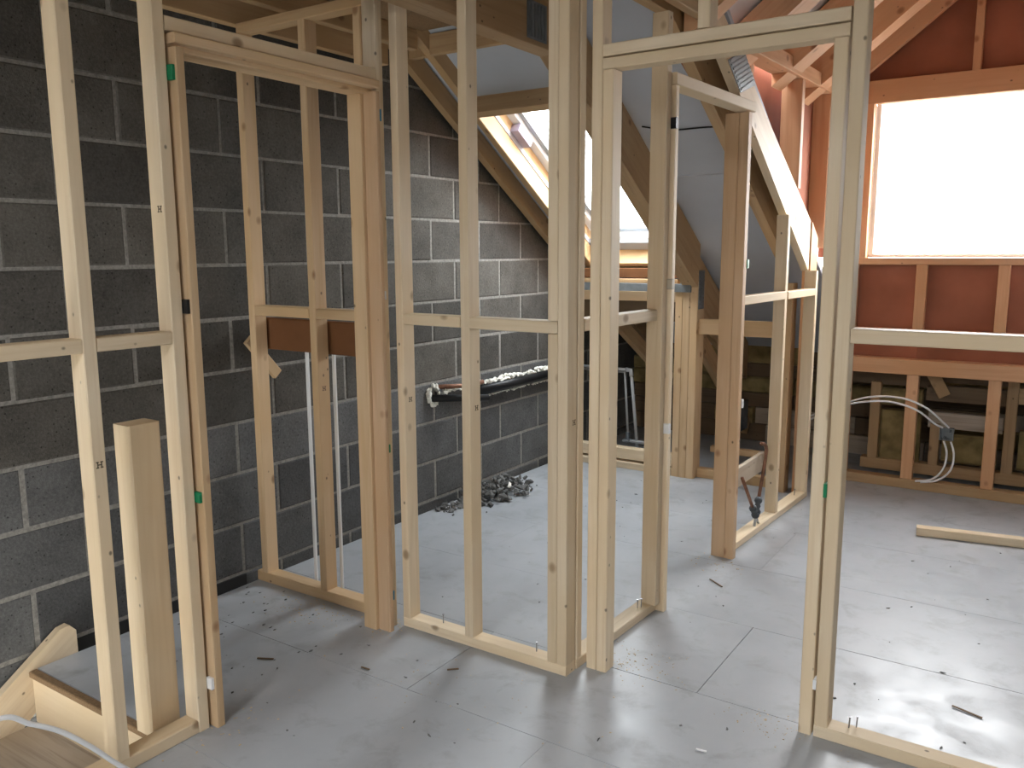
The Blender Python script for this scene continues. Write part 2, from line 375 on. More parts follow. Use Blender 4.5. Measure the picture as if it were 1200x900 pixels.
for k_, x0 in ((3, -1.35), (4, .25)):  # unseen roof windows, added to light the room from behind
    w3 = thing('window_%d' % k_, (x0 + .5, -1.9, mem2(-1.9)), 'white framed roof window added for light behind the viewer, %s of the pair' % ('nearer the block wall' if k_ == 3 else 'farther from the block wall'), None, None, 'structure')
    fr_ = lambda xa, xb, y0, y1, m_, n_, h_: prism(n_, w3, [(y0, mem2(y0) + .01), (y1, mem2(y1) + .01), (y1, mem2(y1) + .01 + h_), (y0, mem2(y0) + .01 + h_)], xa, xb, m_, (0, 1, S_))
    for a in ((x0, x0 + .06, -2.65, -1.15), (x0 + .94, x0 + 1.0, -2.65, -1.15), (x0 + .06, x0 + .94, -2.65, -2.59), (x0 + .06, x0 + .94, -1.21, -1.15)): fr_(*a, 'white_frame', 'frame', .07)
    fr_(x0 + .06, x0 + .94, -2.59, -1.21, 'glass', 'pane', .006)

# loft deck over the ties
ce = thing('ceiling', (-1, .5, 2.5), 'brown chipboard loft deck laid over the roof ties', None, None, 'structure')
bar('closing_panel', ce, -2.97, 2.2, -1.15, -1.13, 2.525, 3.28, 'chipboard', .001)
y = -1.14
while y < 3.3:
    y1 = min(y + .6, 3.34)
    for a, b in ((-2.97, -1.345), (-1.345, .4), (.4, 2.2)):
        bar('ceiling_board', ce, a + .002, b - .002, y + .002, (y1 if a < -1.4 or a > .3 else y1) - .002, 2.5, 2.522, 'chipboard', .001)
        if y > 2.9: pass
    y = y1
    if y >= 3.33: break
bar('ceiling_board', ce, -1.289, .128, 3.345, 3.62, 2.5, 2.522, 'chipboard', .001)
# grey roof lining on the slope
cs = thing('ceiling', (-2, 4.5, 1.8), 'grey white sloping roof lining between the rafters', None, None, 'structure')
def slope_panel(x0, x1, y0, y1, name='lining_panel', mat='membrane', parent=cs, th=.03, off=0):
    prism(name, parent, [(y0, mem(y0) + off), (y1, mem(y1) + off), (y1, mem(y1) + th), (y0, mem(y0) + th)], x0, x1, mat, (0, 1, -S_))
SKX0, SKX1 = -2.745, -2.045
slope_panel(-2.98, -2.74, 3.2, 6.5); slope_panel(-2.74, -2.05, 3.2, 3.84); slope_panel(-2.74, -2.05, 5.02, 6.5)
slope_panel(-2.05, -1.3, 3.2, 4.47); slope_panel(-2.05, -1.3, 4.45, 6.5, off=-.008); slope_panel(-2.98, -1.3, .45, 3.24); slope_panel(-1.3, .2, .45, 2.66); slope_panel(.2, 2.25, .45, 2.66); slope_panel(-1.3, .2, 5.6, 6.5); slope_panel(.2, .35, 2.6, 6.5); slope_panel(.95, 2.25, 2.6, 6.5); slope_panel(.35, .95, 2.6, 4.3); slope_panel(.35, .95, 5.2, 6.5)
w5 = thing('window_5', (.65, 4.75, 1.6), 'white framed roof window added for light, unseen beyond the dormer cheek', None, None, 'structure')  # unseen roof window, added to brighten the dormer floor and studs
for xa, xb, y0, y1, m_, n_, h_ in ((.35, .40, 4.3, 5.2, 'white_frame', 'frame', .07), (.90, .95, 4.3, 5.2, 'white_frame', 'frame', .07), (.40, .90, 4.3, 4.36, 'white_frame', 'frame', .07), (.40, .90, 5.14, 5.2, 'white_frame', 'frame', .07), (.40, .90, 4.36, 5.14, 'glass_dimmed_more', 'pane', .006)):
    prism(n_, w5, [(y0, mem(y0) + .01), (y1, mem(y1) + .01), (y1, mem(y1) + .01 + h_), (y0, mem(y0) + .01 + h_)], xa, xb, m_, (0, 1, -S_))
# eaves and their back wall
we = thing('wall_back', (-1.3, 6.27, 0), 'rough eaves wall of dark planks and yellow insulation behind the low frames', None, None, 'structure')
bar('backing', we, -2.98, 2.3, 6.31, 6.41, -.1, 1.3, 'near_black')
rng = random.Random(5)
z = 0.0
for i in range(7):
    h = rng.uniform(.10, .16); x = -2.97
    while x < .3:
        L = rng.uniform(.5, 1.3); kind = rng.random()
        if kind < .38: bar('insulation_batt', we, x, min(x + L * .6, .35) - .01, 6.22, 6.30, z, z + h * .97, 'insulation', .012); x += L * .6
        else:
            d = rng.uniform(0, .03); bar('plank', we, x, min(x + L, .35) - .006, 6.24 + d, 6.30, z, z + h * .95, 'wood_dark' if kind < .9 else 'wood_weathered'); x += L
    z += h

# ------------------------------------------------------------------ dormer gable wall with the big window
D = .78                                                       # dormer roof slope
RX = -.565                                                    # dormer ridge
def drz(x): return 2.33 + D * (min(x, 2 * RX - x) + 1.3)       # underside of dormer rafters
wb = thing('wall_back', (RX, 5.55, 0), 'timber framed dormer gable wall with reddish plywood panels around the window', None, None, 'structure')
GY = 5.5
bar('lintel', wb, -1.3, .17, GY, GY + .06, 2.295, 2.427, 'wood_dormer')
bar('rail', wb, -1.3, .17, GY, GY + .08, 1.351, 1.393, 'wood_dormer')
bar('stud', wb, -1.145, -1.092, GY, GY + .08, 1.393, 2.295, 'wood_dormer'); bar('stud', wb, -.038, .015, GY, GY + .08, 1.393, 2.295, 'wood_dormer')
bar('stud', wb, -.592, -.55, GY, GY + .06, 2.427, drz(-.59) - .01, 'wood_dormer')
for x in (-1.19, -.805, -.382, .04): bar('stud', wb, x, x + .06, GY, GY + .05, .97, 1.351, 'wood_dormer')
bar('rail', wb, -1.3, .17, GY, GY + .05, .925, .968, 'wood_dormer')
bar('rail', wb, -1.3, .17, GY - .05, GY + .07, .70, .79, 'wood_dormer')
bar('plywood_panel', wb, -1.32, .19, GY + .0815, GY + .094, .75, 1.385, 'ply_red', .001)
for a, b in ((-1.32, -.7745), (-.774, .19)): bar('plywood_panel', wb, a, b, GY + .055, GY + .07, .79, 1.349, 'ply_red', .001)
for a, b in ((-1.39, -1.147), (.017, .25)): bar('plywood_panel', wb, a, b, GY + .06, GY + .075, 1.393, 2.42, 'ply_red', .001)
tri = lambda a, b: [(a, 2.36), (b, 2.36), (b, drz(b) + .185), (a, drz(a) + .185)]
prism('plywood_panel', wb, tri(-1.39, -.572), GY + .062, GY + .075, 'ply_red', None, 'xz'); prism('plywood_panel', wb, tri(-.570, .26), GY + .062, GY + .075, 'ply_red', None, 'xz')
for x in (-1.195, -.812, -.382, .04): bar('stud', wb, x, x + .066, GY - .03, GY + .03, .06, .70, 'wood_dormer')
bar('sole_plate', wb, -1.25, .2, GY - .04, GY + .04, 0, .058, 'wood_truss')
bar('sole_plate', wb, -1.1, .2, GY + .25, GY + .33, .03, .10, 'wood_truss')
bar('stud', wb, -1.06, -1.0, GY + .25, GY + .31, .10, .6, 'wood_truss'); bar('stud', wb, -.70, -.645, GY + .25, GY + .31, .10, .36, 'wood_truss'); bar('stud', wb, -.30, -.24, GY + .25, GY + .31, .10, .7, 'wood_truss')
for x0, x1, z0, z1, m_ in ((-1.25, -.72, .58, .66, 'wood_dark'), (-.74, -.28, .50, .60, 'wood_dark'), (-.27, .2, .52, .62, 'wood_truss'), (-.72, -.31, .33, .43, 'wood_weathered'), (-.72, -.3, .62, .70, 'wood_dark')):
    bar('plank', wb, x0, x1, GY + .30, GY + .34, z0, z1, m_)
for x0, x1, z0, z1 in ((-1.0, -.76, .10, .42), (-.63, -.33, .12, .30), (-.22, .15, .12, .36), (-1.0, -.76, .45, .56), (-.18, .15, .38, .5)):
    bar('insulation_batt', wb, x0, x1, GY + .28, GY + .36, z0, z1, 'insulation', .015)
beam('brace', wb, (-.72, GY + .2, .72), (-.63, GY + .22, .55), .05, .07, 'wood_truss')
# gable window
w2 = thing('window_2', (RX, GY + .07, 1.395), 'large white framed dormer window full of bright sky', None, None, 'structure')
for a in ((-1.09, -.04, 1.394, 1.415), (-1.09, -.04, 2.30, 2.33), (-1.09, -1.062, 1.415, 2.30), (-.068, -.04, 1.415, 2.30)): bar('frame', w2, a[0], a[1], GY + .064, GY + .12, a[2], a[3], 'white_frame')
bar('pane', w2, -1.062, -.068, GY + .09, GY + .096, 1.415, 2.30, 'glass', .0005)
# dormer cheek (side wall) and its roof
wc = thing('wall_left', (-1.34, 4.5, 1.8), 'dormer cheek wall with reddish plywood between warm lit studs', None, None, 'structure')
def t3up(y): return 2.169 - .53 * (y - 3.917)
prism('plywood_panel', wc, [(3.3, 2.30), (4.9, t3up(4.9) - .05), (5.58, t3up(5.5) - .1), (5.58, 2.42), (3.3, 2.42)], -1.47, -1.455, 'ply_red', (0, 1, 0))
beam('head_plate', wc, (-1.335, 3.75, 2.35), (-1.335, 5.56, 2.385), .11, .075, 'wood_dormer')
for y, d in ((4.68, .05), (5.28, .05)):
    bar('stud', wc, -1.40, -1.29, y, y + d, t3up(y) + .004, 2.33 + (y - 3.75) * .02, 'wood_dormer')
bar('stud', wc, -1.398, -1.36, 4.05, 4.10, 2.12, 2.31, 'wood_dormer')
prism('plywood_panel', wc, [(4.735, t3up(4.735) + .004), (5.275, t3up(5.275) + .004), (5.275, 2.34), (4.735, 2.33)], -1.400, -1.388, 'ply_red', (0, 1, 0))
wc2 = thing('wall_right', (.19, 4.5, 1.8), 'dormer cheek wall on the far side of the window', None, None, 'structure')
prism('plywood_panel', wc2, [(3.6, t3up(3.6)), (5.58, t3up(5.58)), (5.58, 2.42), (3.6, 2.42)], .19, .205, 'ply_red', (0, 1, 0))
bar('head_plate', wc2, .13, .24, 2.9, 5.56, 2.35, 2.42, 'wood_dormer')
cd = thing('ceiling', (RX, 4.2, 2.8), 'pitched dormer roof of warm rafters over pale boarding', None, None, 'structure')
for s in (-1, 1):
    ex = lambda d: RX + s * d                                  # d: distance from ridge
    q = [(ex(.0), drz(RX) + .18), (ex(.86), drz(RX) - D * .86 + .18), (ex(.86), drz(RX) - D * .86 + .20), (ex(0), drz(RX) + .20)]
    prism('lining_panel', cd, q, 2.6, 5.6, 'membrane_pale', None, 'xz')
    for y, t_ in ((3.30, .09), (3.87, .15), (4.45, .16), (5.005, .145), (5.445, .045)):
        q = [(ex(.02), drz(RX) - D * .02), (ex(.82), drz(RX) - D * .82), (ex(.82), drz(RX) - D * .82 + .165), (ex(.02), drz(RX) - D * .02 + .165)]
        prism('rafter', cd, q, y, y + t_, 'wood_dormer', (s, 0, -D), 'xz')
bar('ridge_board', cd, RX - .018, RX + .018, 2.6, 5.5, drz(RX) - .0, drz(RX) + .2, 'wood_dormer')
prism('closing_panel', cd, [(-1.4, 2.45), (.27, 2.45), (RX, drz(RX) + .2)], 2.6, 2.62, 'chipboard', None, 'xz')

# ------------------------------------------------------------------ roof trusses
def truss(label, x0, x1, a, s, dv, y0, y1, tie=None, leg=None, mat='wood_truss', plies=1, cut=None):
    """rafter underside z = a - s (y-4) from y0 to y1, vertical depth dv"""
    t_ = thing('roof_truss', ((x0 + x1) / 2, 4, a), label, 'roof truss', None)
    lo = lambda y: a - s * (y - 4)
    w_ = (x1 - x0) / plies
    for i in range(plies):
        xa, xb = x0 + i * w_ + .0008, x0 + (i + 1) * w_ - .0008
        poly = [(y0, lo(y0)), (y1, lo(y1)), (y1, lo(y1) + dv), (y0, lo(y0) + dv)]
        prism('rafter', t_, poly, xa, xb, mat, (0, 1, -s))
    if tie: bar('tie', t_, x0 + .001, x1 - .001, tie[0], tie[1], tie[2], tie[3], mat)
    return t_, lo
T1, lo1 = truss('roof truss hard against the block gable wall', -2.945, -2.90, 2.0, S_, .12, 3.15, 6.1, (-2.7, 3.25, 2.345, 2.498))
T1b, _ = truss('rafter pair forming the block wall side of the skylight', -2.80, -2.755, 2.03, .64, .125, 3.3, 6.1, (-2.7, 3.3, 2.405, 2.498))
T2, lo2 = truss('doubled roof truss with metal nail plates on the dormer side of the skylight', -2.041, -1.945, 1.822, .63, .275, 3.12, 4.985, (-2.7, 3.3, 2.28, 2.498), None, 'wood_truss', 2)
nail_plate(T2, [(3.02, 2.30), (3.17, 2.30), (3.17, 2.45), (3.02, 2.45)], -1.945)
for xa, xb, ya, yb in ((-2.091, -2.043, 4.96, 5.07), (-2.042, -1.994, 4.96, 5.08), (-1.993, -1.945, 4.96, 5.08)): bar('leg', T2, xa, xb, ya, yb, 0, 1.25 if xa > -2.05 else 1.20, 'wood_warm')
prism('rafter_tail', T2, [(5.082, 1.0), (5.082, lo2(5.08) + .27), (6.1, lo2(6.1) + .27), (6.1, lo2(6.1))], -2.03, -1.99, 'wood_truss', (0, 1, -.63))
nail_plate(T2, [(4.97, 1.08), (4.97, 1.32), (5.06, 1.32), (5.06, 1.08)], -1.945)
beam('web', T2, (-2.01, 5.10, .93), (-2.01, 6.18, .12), .045, .12, 'wood_truss', (0, 1, 1))
nail_plate(T2, [(5.98, .12), (6.13, .12), (6.13, .34), (5.98, .34)], -1.985)
T3b, lo3b = truss('inner roof truss standing behind the one at the dormer edge', -1.452, -1.40, 1.896, .577, .27, 3.15, 4.95, (2.52, 3.4, 2.35, 2.498))
bar('leg', T3b, -1.452, -1.407, 4.952, 5.06, 0, 1.25, 'wood_warm'); bar('leg', T3b, -1.405, -1.37, 4.965, 5.06, 0, 1.25, 'wood_warm')
T3, lo3 = truss('bright lit roof truss at the dormer edge with a large ribbed nail plate', -1.335, -1.292, 1.935, .622, .02, 3.2, 3.3, (2.52, 3.35, 2.335, 2.498))
bpy.data.objects.remove([c_ for c_ in T3.children if c_.name.startswith('rafter')][0])
prism('rafter', T3, [(3.2, lo3(3.2)), (4.985, lo3(4.985)), (4.985, t3up(4.985)), (3.2, t3up(3.2))], -1.334, -1.293, 'wood_pale', (0, 1, -.57))
prism('leg', T3, [(4.99, .0), (5.13, .0), (5.13, t3up(5.13) - .02), (4.99, t3up(4.99))], -1.33, -1.285, 'wood_dormer', (0, 0, 1))
nail_plate(T3, [(3.55, 2.225), (3.72, 2.118), (3.90, 2.175), (3.745, 2.30)], -1.292)
nail_plate(T3, [(5.01, 1.06), (5.01, 1.30), (5.12, 1.30), (5.12, 1.06)], -1.285); nail_plate(T3, [(5.02, .0), (5.02, .10), (5.11, .10), (5.11, .0)], -1.285)
# blocking across the trusses
bk = thing('blocking', (-2.4, 3.42, 2.45), 'short timber blocking nailed between the trusses above the skylight', 'timber')
bar('noggin', bk, -2.754, -2.042, 3.39, 3.43, 2.40, 2.498, 'wood_truss'); bar('noggin', bk, -2.899, -2.801, 3.40, 3.44, 2.40, 2.498, 'wood_truss')

tag(tube('cord', None, smooth_path([(-1.93, 4.085, 2.07), (-1.78, 4.115, 2.045), (-1.60, 4.13, 2.045), (-1.46, 4.14, 2.04)], 6), .004, 'black_plastic', 6), 'thin dark cord strung across the pale sloping roof lining', 'cord')
# ------------------------------------------------------------------ skylight
th = math.atan(S_); U = Vector((0, math.cos(th), -math.sin(th))); N = Vector((0, math.sin(th), math.cos(th)))
w1 = thing('window_1', (-2.4, 4.4, 1.9), 'roof window with white frame and warm lit plywood reveals', None, None, 'structure')
P0 = Vector((0, 3.77, 2.0 - S_ * (3.77 - 4)))                  # top edge of the opening on the inner slope plane
LEN = 1.50
def sky_bar(name, x0, x1, u0, u1, n0, n1, mat):
    a = P0 + U * u0; ctr = P0 + U * (u0 + u1) / 2 + N * (n0 + n1) / 2; ctr.x = (x0 + x1) / 2
    dims = (x1 - x0, u1 - u0, n1 - n0); e = [Vector((1, 0, 0)), U, N]; ax = max(range(3), key=lambda i: dims[i])
    R = Matrix((e[ax], e[(ax + 1) % 3], e[(ax + 2) % 3])).transposed().to_4x4()
    return link(name, stick_mesh(dims[ax], dims[(ax + 1) % 3], dims[(ax + 2) % 3], .002), mat, w1, Matrix.Translation(ctr) @ R)
sky_bar('trimmer', SKX0 - .01, SKX1, -.045, 0, 0.0, .155, 'wood_truss')
sky_bar('trimmer', SKX0 - .01, SKX1, LEN, LEN + .045, -.0, .12, 'wood_truss')
sky_bar('reveal', SKX0 - .012, SKX0, .0, LEN, .012, .30, 'ply_lining'); sky_bar('reveal', SKX1 - .0, SKX1 + .012, .0, LEN, .2, .30, 'ply_lining')
sky_bar('reveal', SKX0, SKX1, LEN, LEN + .012, .12, .30, 'ply_lining'); sky_bar('reveal', SKX0, SKX1, -.012, 0, .155, .30, 'ply_lining')
sky_bar('reveal', SKX0, SKX1, LEN - .012, LEN, .005, .13, 'ply_lining')
for a in ((SKX0, SKX0 + .055, 0, LEN), (SKX1 - .055, SKX1, 0, LEN), (SKX0 + .055, SKX1 - .055, 0, .06), (SKX0 + .055, SKX1 - .055, LEN - .07, LEN)):
    sky_bar('frame', *a, .19, .26, 'white_frame')
for a in ((SKX0 + .055, SKX0 + .085, .06, LEN - .07), (SKX1 - .085, SKX1 - .055, .06, LEN - .07), (SKX0 + .085, SKX1 - .085, .06, .09), (SKX0 + .085, SKX1 - .085, LEN - .10, LEN - .07)):
    sky_bar('sash', *a, .215, .27, 'grey_plastic')
sky_bar('pane', SKX0 + .085, SKX1 - .085, .09, LEN - .10, .24, .246, 'glass_dimmed')
tag(sky_bar('bracket', SKX0 + .001, SKX0 + .06, .28, .43, .135, .185, 'grey_lilac'), 'lilac grey bracket')

# ------------------------------------------------------------------ knee wall under the skylight
kw = thing('knee_wall', (-2.4, 5.0, 0), 'low stud wall under the skylight with a grey metal track along it', 'stud wall')
bar('sole_plate', kw, -2.93, -2.095, 4.965, 5.05, .0, .045, 'wood_pale'); bar('sole_plate', kw, -2.93, -2.095, 4.985, 5.05, .06, .135, 'wood_pale')
bar('rail', kw, -2.93, -2.095, 5.0, 5.045, 1.268, 1.33, 'board_brown'); bar('rail', kw, -2.93, -2.095, 4.99, 5.04, 1.235, 1.262, 'wood_truss')
bar('rail', kw, -2.93, -2.095, 4.98, 5.03, 1.12, 1.185, 'wood_warm')
bar('metal_track', kw, -2.93, -1.985, 4.94, 4.957, 1.185, 1.235, 'galvanised', .001)
bar('stud', kw, -2.62, -2.575, 5.05, 5.14, .135, 1.2, 'wood_truss')
bar('rail', kw, -1.943, -1.455, 4.99, 5.03, .925, 1.02, 'wood_warm')
bar('dark_panel', kw, -2.93, -2.1, 5.055, 5.07, .66, 1.11, 'ply_red', .001) if False else None
bar('board', kw, -2.93, -2.1, 5.06, 5.08, .99, 1.115, 'wood_dark')
beam('brace', kw, (-2.75, 5.1, 1.15), (-2.45, 5.75, .5), .045, .10, 'wood_truss', (0, 1, 1))
bar('sole_plate', kw, -1.94, -1.46, 5.02, 5.08, .0, .06, 'wood_truss')
bar('rail', kw, -1.94, -1.46, 5.25, 5.30, .12, .16, 'wood_warm')

# ------------------------------------------------------------------ PARTITIONS (38 x 63 studs)
# the left partition beside the stairs, with its door opening
XA = -2.105
p1 = thing('stud_partition', (XA - .03, 1.2, 0), 'pale stud partition beside the stairs holding the doorway nearest the block wall', 'stud wall', 'bare stud partitions')
AX0, AX1 = XA - .063, XA
bar('sole_plate', p1, AX0, AX1, .2, 1.424, .0, .040)
for y0 in (.565, 1.166): bar('stud', p1, AX0, AX1, y0, y0 + .038, .040, 2.455)
bar('stud', p1, AX0, AX1, 1.426, 1.464, .0, 2.455)
bar('noggin', p1, AX0, AX1, .605, 1.164, 1.186, 1.224); bar('noggin', p1, AX0, AX1, 1.206, 1.424, 1.186, 1.222)
bar('stud', p1, AX0, AX1, 2.292, 2.328, .0, 2.455, 'wood_pale')
bar('head', p1, AX0, AX1, 1.466, 2.290, 2.036, 2.074); bar('top_plate', p1, AX0, AX1, .2, 2.328, 2.457, 2.495)
stamp(p1, (XA, 1.185, .889), (1, 0, 0)); stamp(p1, ((AX0 + AX1) / 2 + .012, 1.426, 1.56), (0, -1, 0))
# its door lining
LX1, LX0 = XA + .026, XA - .098
dl = thing('door_lining', (XA, 1.9, 0), 'rebated softwood door lining wedged with green and white packers in the left doorway', 'door lining')
bar('jamb', dl, LX0, LX1 - .05, 1.474, 1.514, 0, 1.992, 'wood_warm'); j_ = bar('jamb', dl, LX1 - .05, LX1, 1.474, 1.502, 0, 1.992, 'wood_warm')
bar('jamb', dl, LX0, LX1 - .06, 2.243, 2.280, 0, 1.992, 'wood_warm'); bar('jamb', dl, LX1 - .06, LX1, 2.258, 2.280, 0, 1.992, 'wood_redwood')
bar('head', dl, LX0, LX1 - .038, 1.476, 2.280, 1.988, 2.030, 'wood_warm'); bar('head', dl, LX1 - .038, LX1, 1.476, 2.280, 2.003, 2.030, 'wood_warm')
def packer(parent, y0, y1, z, h, mat, x0=None, x1=None, lab=None):
    o = bar('packer', parent, x0 if x0 is not None else LX1 - .03, x1 if x1 is not None else LX1 - .006, y0, y1, z, z + h, mat, .001)
    if lab: o['label'] = lab
packer(dl, 1.4645, 1.476, 1.905, .04, 'green_plastic', lab='green packer'); packer(dl, 1.4645, 1.476, 1.27, .04, 'black_plastic', lab='black packer'); packer(dl, 1.4645, 1.482, .715, .032, 'green_plastic', lab='green packer'); packer(dl, 1.4645, 1.499, .127, .036, 'white_plastic', lab='white packer')
packer(dl, 2.276, 2.293, 1.895, .04, 'blue_plastic', lab='blue packer'); packer(dl, 2.276, 2.293, .12, .035, 'blue_plastic', lab='blue packer'); packer(dl, 2.276, 2.293, 1.27, .03, 'white_plastic', lab='white packer'); packer(dl, 2.276, 2.293, .70, .03, 'green_plastic', lab='green packer')

# partition across: short run to the block wall, then the run ending in the free corner
YB0, YB1 = 2.33, 2.393
p2 = thing('stud_partition', (-2.5, 2.36, 0), 'dim stud partition between the left doorway and the block wall with a brown board behind', 'stud wall', 'bare stud partitions')
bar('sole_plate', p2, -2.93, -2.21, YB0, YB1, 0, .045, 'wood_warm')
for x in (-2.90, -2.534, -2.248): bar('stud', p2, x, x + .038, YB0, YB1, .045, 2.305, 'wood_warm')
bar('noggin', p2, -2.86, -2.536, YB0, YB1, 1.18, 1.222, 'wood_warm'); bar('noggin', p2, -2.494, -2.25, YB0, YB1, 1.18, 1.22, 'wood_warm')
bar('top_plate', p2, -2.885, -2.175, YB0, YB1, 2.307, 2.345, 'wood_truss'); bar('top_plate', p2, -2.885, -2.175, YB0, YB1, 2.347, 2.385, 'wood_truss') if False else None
stamp(p2, (-2.496, 2.36, .897), (1, 0, 0))
p3 = thing('stud_partition', (-1.7, 2.36, 0), 'pale stud partition in the middle ending in a doubled corner post', 'stud wall', 'bare stud partitions')
bar('sole_plate', p3, -2.075, -1.347, YB0, YB1, 0, .038)
bar('stud', p3, -2.077, -2.042, YB0, YB1, .038, 2.455); bar('stud', p3, -1.778, -1.740, YB0, YB1, .038, 2.455)
bar('stud', p3, -1.4225, -1.3855, YB0, YB1, .038, 1.174); bar('stud', p3, -1.4225, -1.3855, YB0, YB1, 1.218, 2.455); bar('stud', p3, -1.3845, -1.347, YB0, YB1, .038, 2.455)
bar('noggin', p3, -2.040, -1.780, YB0, YB1, 1.178, 1.217); bar('noggin', p3, -1.738, -1.3855, YB0, YB1, 1.176, 1.216)
bar('top_plate', p3, -1.94, -1.347, YB0, YB1, 2.457, 2.495)
stamp(p3, (-2.042, 2.362, .895), (1, 0, 0)); stamp(p3, (-1.740, 2.368, .892), (1, 0, 0)); stamp(p3, (-1.347, 2.375, .881), (1, 0, 0))
screw(p3, -1.91, 2.37, .038); screw(p3, -1.49, 2.37, .038)

# partition running away from the corner (turned very slightly), with the second doorway
p4 = thing('stud_partition', (-1.333, 2.6, 0), 'pale stud partition running away from the corner post toward the dormer, with a doorway', 'stud wall', 'bare stud partitions', None, -math.atan(.043))
def L4(n_, x0, x1, y0, y1, z0, z1, m_='wood_pale'): return bar(n_, p4, x0, x1, y0 - 2.6, y1 - 2.6, z0, z1, m_)
L4('sole_plate', -.063, 0, 2.398, 2.995, 0, .038); L4('stud', -.063, -.002, 2.398, 2.432, .038, 2.33)
L4('stud', -.046, .019, 2.957, 2.995, .038, 2.29); L4('noggin', -.058, .0, 2.436, 2.955, 1.178, 1.219)
L4('sole_plate', -.068, -.0, 3.80, 4.965, 0, .036)
L4('stud', -.066, -.005, 4.425, 4.463, .036, 1.62); L4('stud', -.066, -.0, 4.926, 4.964, .036, 1.325)
L4('noggin', -.045, -.0, 3.79, 4.423, 1.188, 1.230); L4('noggin', -.045, -.0, 4.465, 4.924, 1.186, 1.226)
for (x, y_) in ((-.03, 2.90), (-.022, 2.915), (-.03, 4.82)): screw(p4, x, y_ - 2.6, .038)
d4 = thing('door_lining', (-1.333, 2.6, 0), 'warm softwood door lining of the second doorway with black and tan packers', 'door lining', None, None, -math.atan(.043))
def L5(n_, x0, x1, y0, y1, z0, z1, m_='wood_warm'): return bar(n_, d4, x0, x1, y0 - 2.6, y1 - 2.6, z0, z1, m_)
L5('jamb', -.07, .034, 3.003, 3.031, 0, 2.04, 'wood_pale'); L5('jamb', -.072, -.008, 3.722, 3.762, 0, 2.035, 'wood_redwood'); L5('jamb', -.007, .036, 3.722, 3.762, 0, 2.035, 'wood_redwood')
L5('head', -.04, .036, 3.003, 3.80, 2.042, 2.085, 'wood_pale')
for z_, y0, m_, lab in ((1.885, 2.9955, 'black_plastic', 'black packer'), (1.295, 2.9955, 'tan_plastic', 'tan packer'), (.735, 2.9955, 'white_plastic', 'white packer'), (1.36, 3.763, 'green_plastic', 'green packer'), (.72, 3.763, 'white_plastic', 'white packer')):
    o = L5('packer', -.02, .039, y0, y0 + .02, z_, z_ + .04, m_); o['label'] = lab

# partition on the window side, with its doorway to the dormer room
YR0, YR1 = 2.43, 2.493
p5 = thing('stud_partition', (-.6, 2.46, 0), 'pale stud partition on the dormer side with the wide doorway under a doubled head', 'stud wall', 'bare stud partitions')
bar('stud', p5, -1.323, -1.286, YR0, YR1, 0, 2.455); bar('stud', p5, -1.284, -1.247, YR0, YR1, 0, 1.996)
bar('head', p5, -1.284, -.554, YR0, YR1, 1.998, 2.032); bar('head', p5, -1.284, -.554, YR0, YR1, 2.037, 2.073)
bar('stud', p5, -.594, -.557, YR0, YR1, 0, 1.996); bar('stud', p5, -.549, -.511, YR0, YR1, .038, 2.455)
bar('stud', p5, -.979, -.941, YR0, YR1, 2.075, 2.455)
bar('sole_plate', p5, -.549, 1.2, YR0, YR1, 0, .038); bar('noggin', p5, -.509, .047, YR0, YR1, 1.186, 1.226)
bar('stud', p5, .05, .088, YR0, YR1, .038, 2.455); bar('stud', p5, .65, .688, YR0, YR1, .038, 2.455); bar('noggin', p5, .09, .648, YR0, YR1, 1.186, 1.226)
bar('top_plate', p5, -1.24, 1.2, YR0, YR1, 2.457, 2.495)
o = bar('packer', p5, -.558, -.5485, YR0 - .002, YR0 + .03, .74, .78, 'green_plastic', .001); o['label'] = 'dark green packer'
o = bar('packer', p5, -.558, -.5485, YR0 - .002, YR0 + .03, .15, .18, 'white_plastic', .001); o['label'] = 'white packer'
screw(p5, -.458, 2.47, .038); screw(p5, -.44, 2.485, .038)

# ------------------------------------------------------------------ STAIRS
st = thing('staircase', (-2.55, 1.2, -.2), 'bare timber staircase going down beside the block wall', 'staircase')
prism('stringer', st, [(1.512, -.02), (1.512, .085), (1.488, .112), (1.455, .107), (.0, -.93), (.0, -1.2), (.35, -1.0)], -2.965, -2.932, 'wood_pale', (0, 1, .72))
bar('nosing', st, -2.93, -2.172, 1.335, 1.364, -.024, -.001, 'chipboard')
for i in range(4):
    yb = 1.345 - .235 * i; zt = -.195 * i
    bar('riser', st, -2.93, -2.172, yb, yb + .018, zt - .195, zt - .026, 'wood_pale')
    bar('tread', st, -2.93, -2.172, yb - .245, yb + .017, zt - .217, zt - .196, 'wood_weathered')
prism('stringer', st, [(1.32, -.27), (1.32, -.05), (.0, -1.0), (.0, -1.25)], -2.17 - .001, -2.1701 + .0, 'wood_pale', (0, 1, .72)) if False else None
npo = thing('newel_post', (-2.235, 1.38, 0), 'thick planed newel post standing at the head of the stairs', 'post')
prism('shaft', npo, [(-2.275, 1.330), (-2.205, 1.330), (-2.200, 1.335), (-2.200, 1.425), (-2.205, 1.430), (-2.275, 1.430), (-2.28, 1.425), (-2.28, 1.335)], .001, .955, 'wood_pale', (0, 0, 1), 'xy')

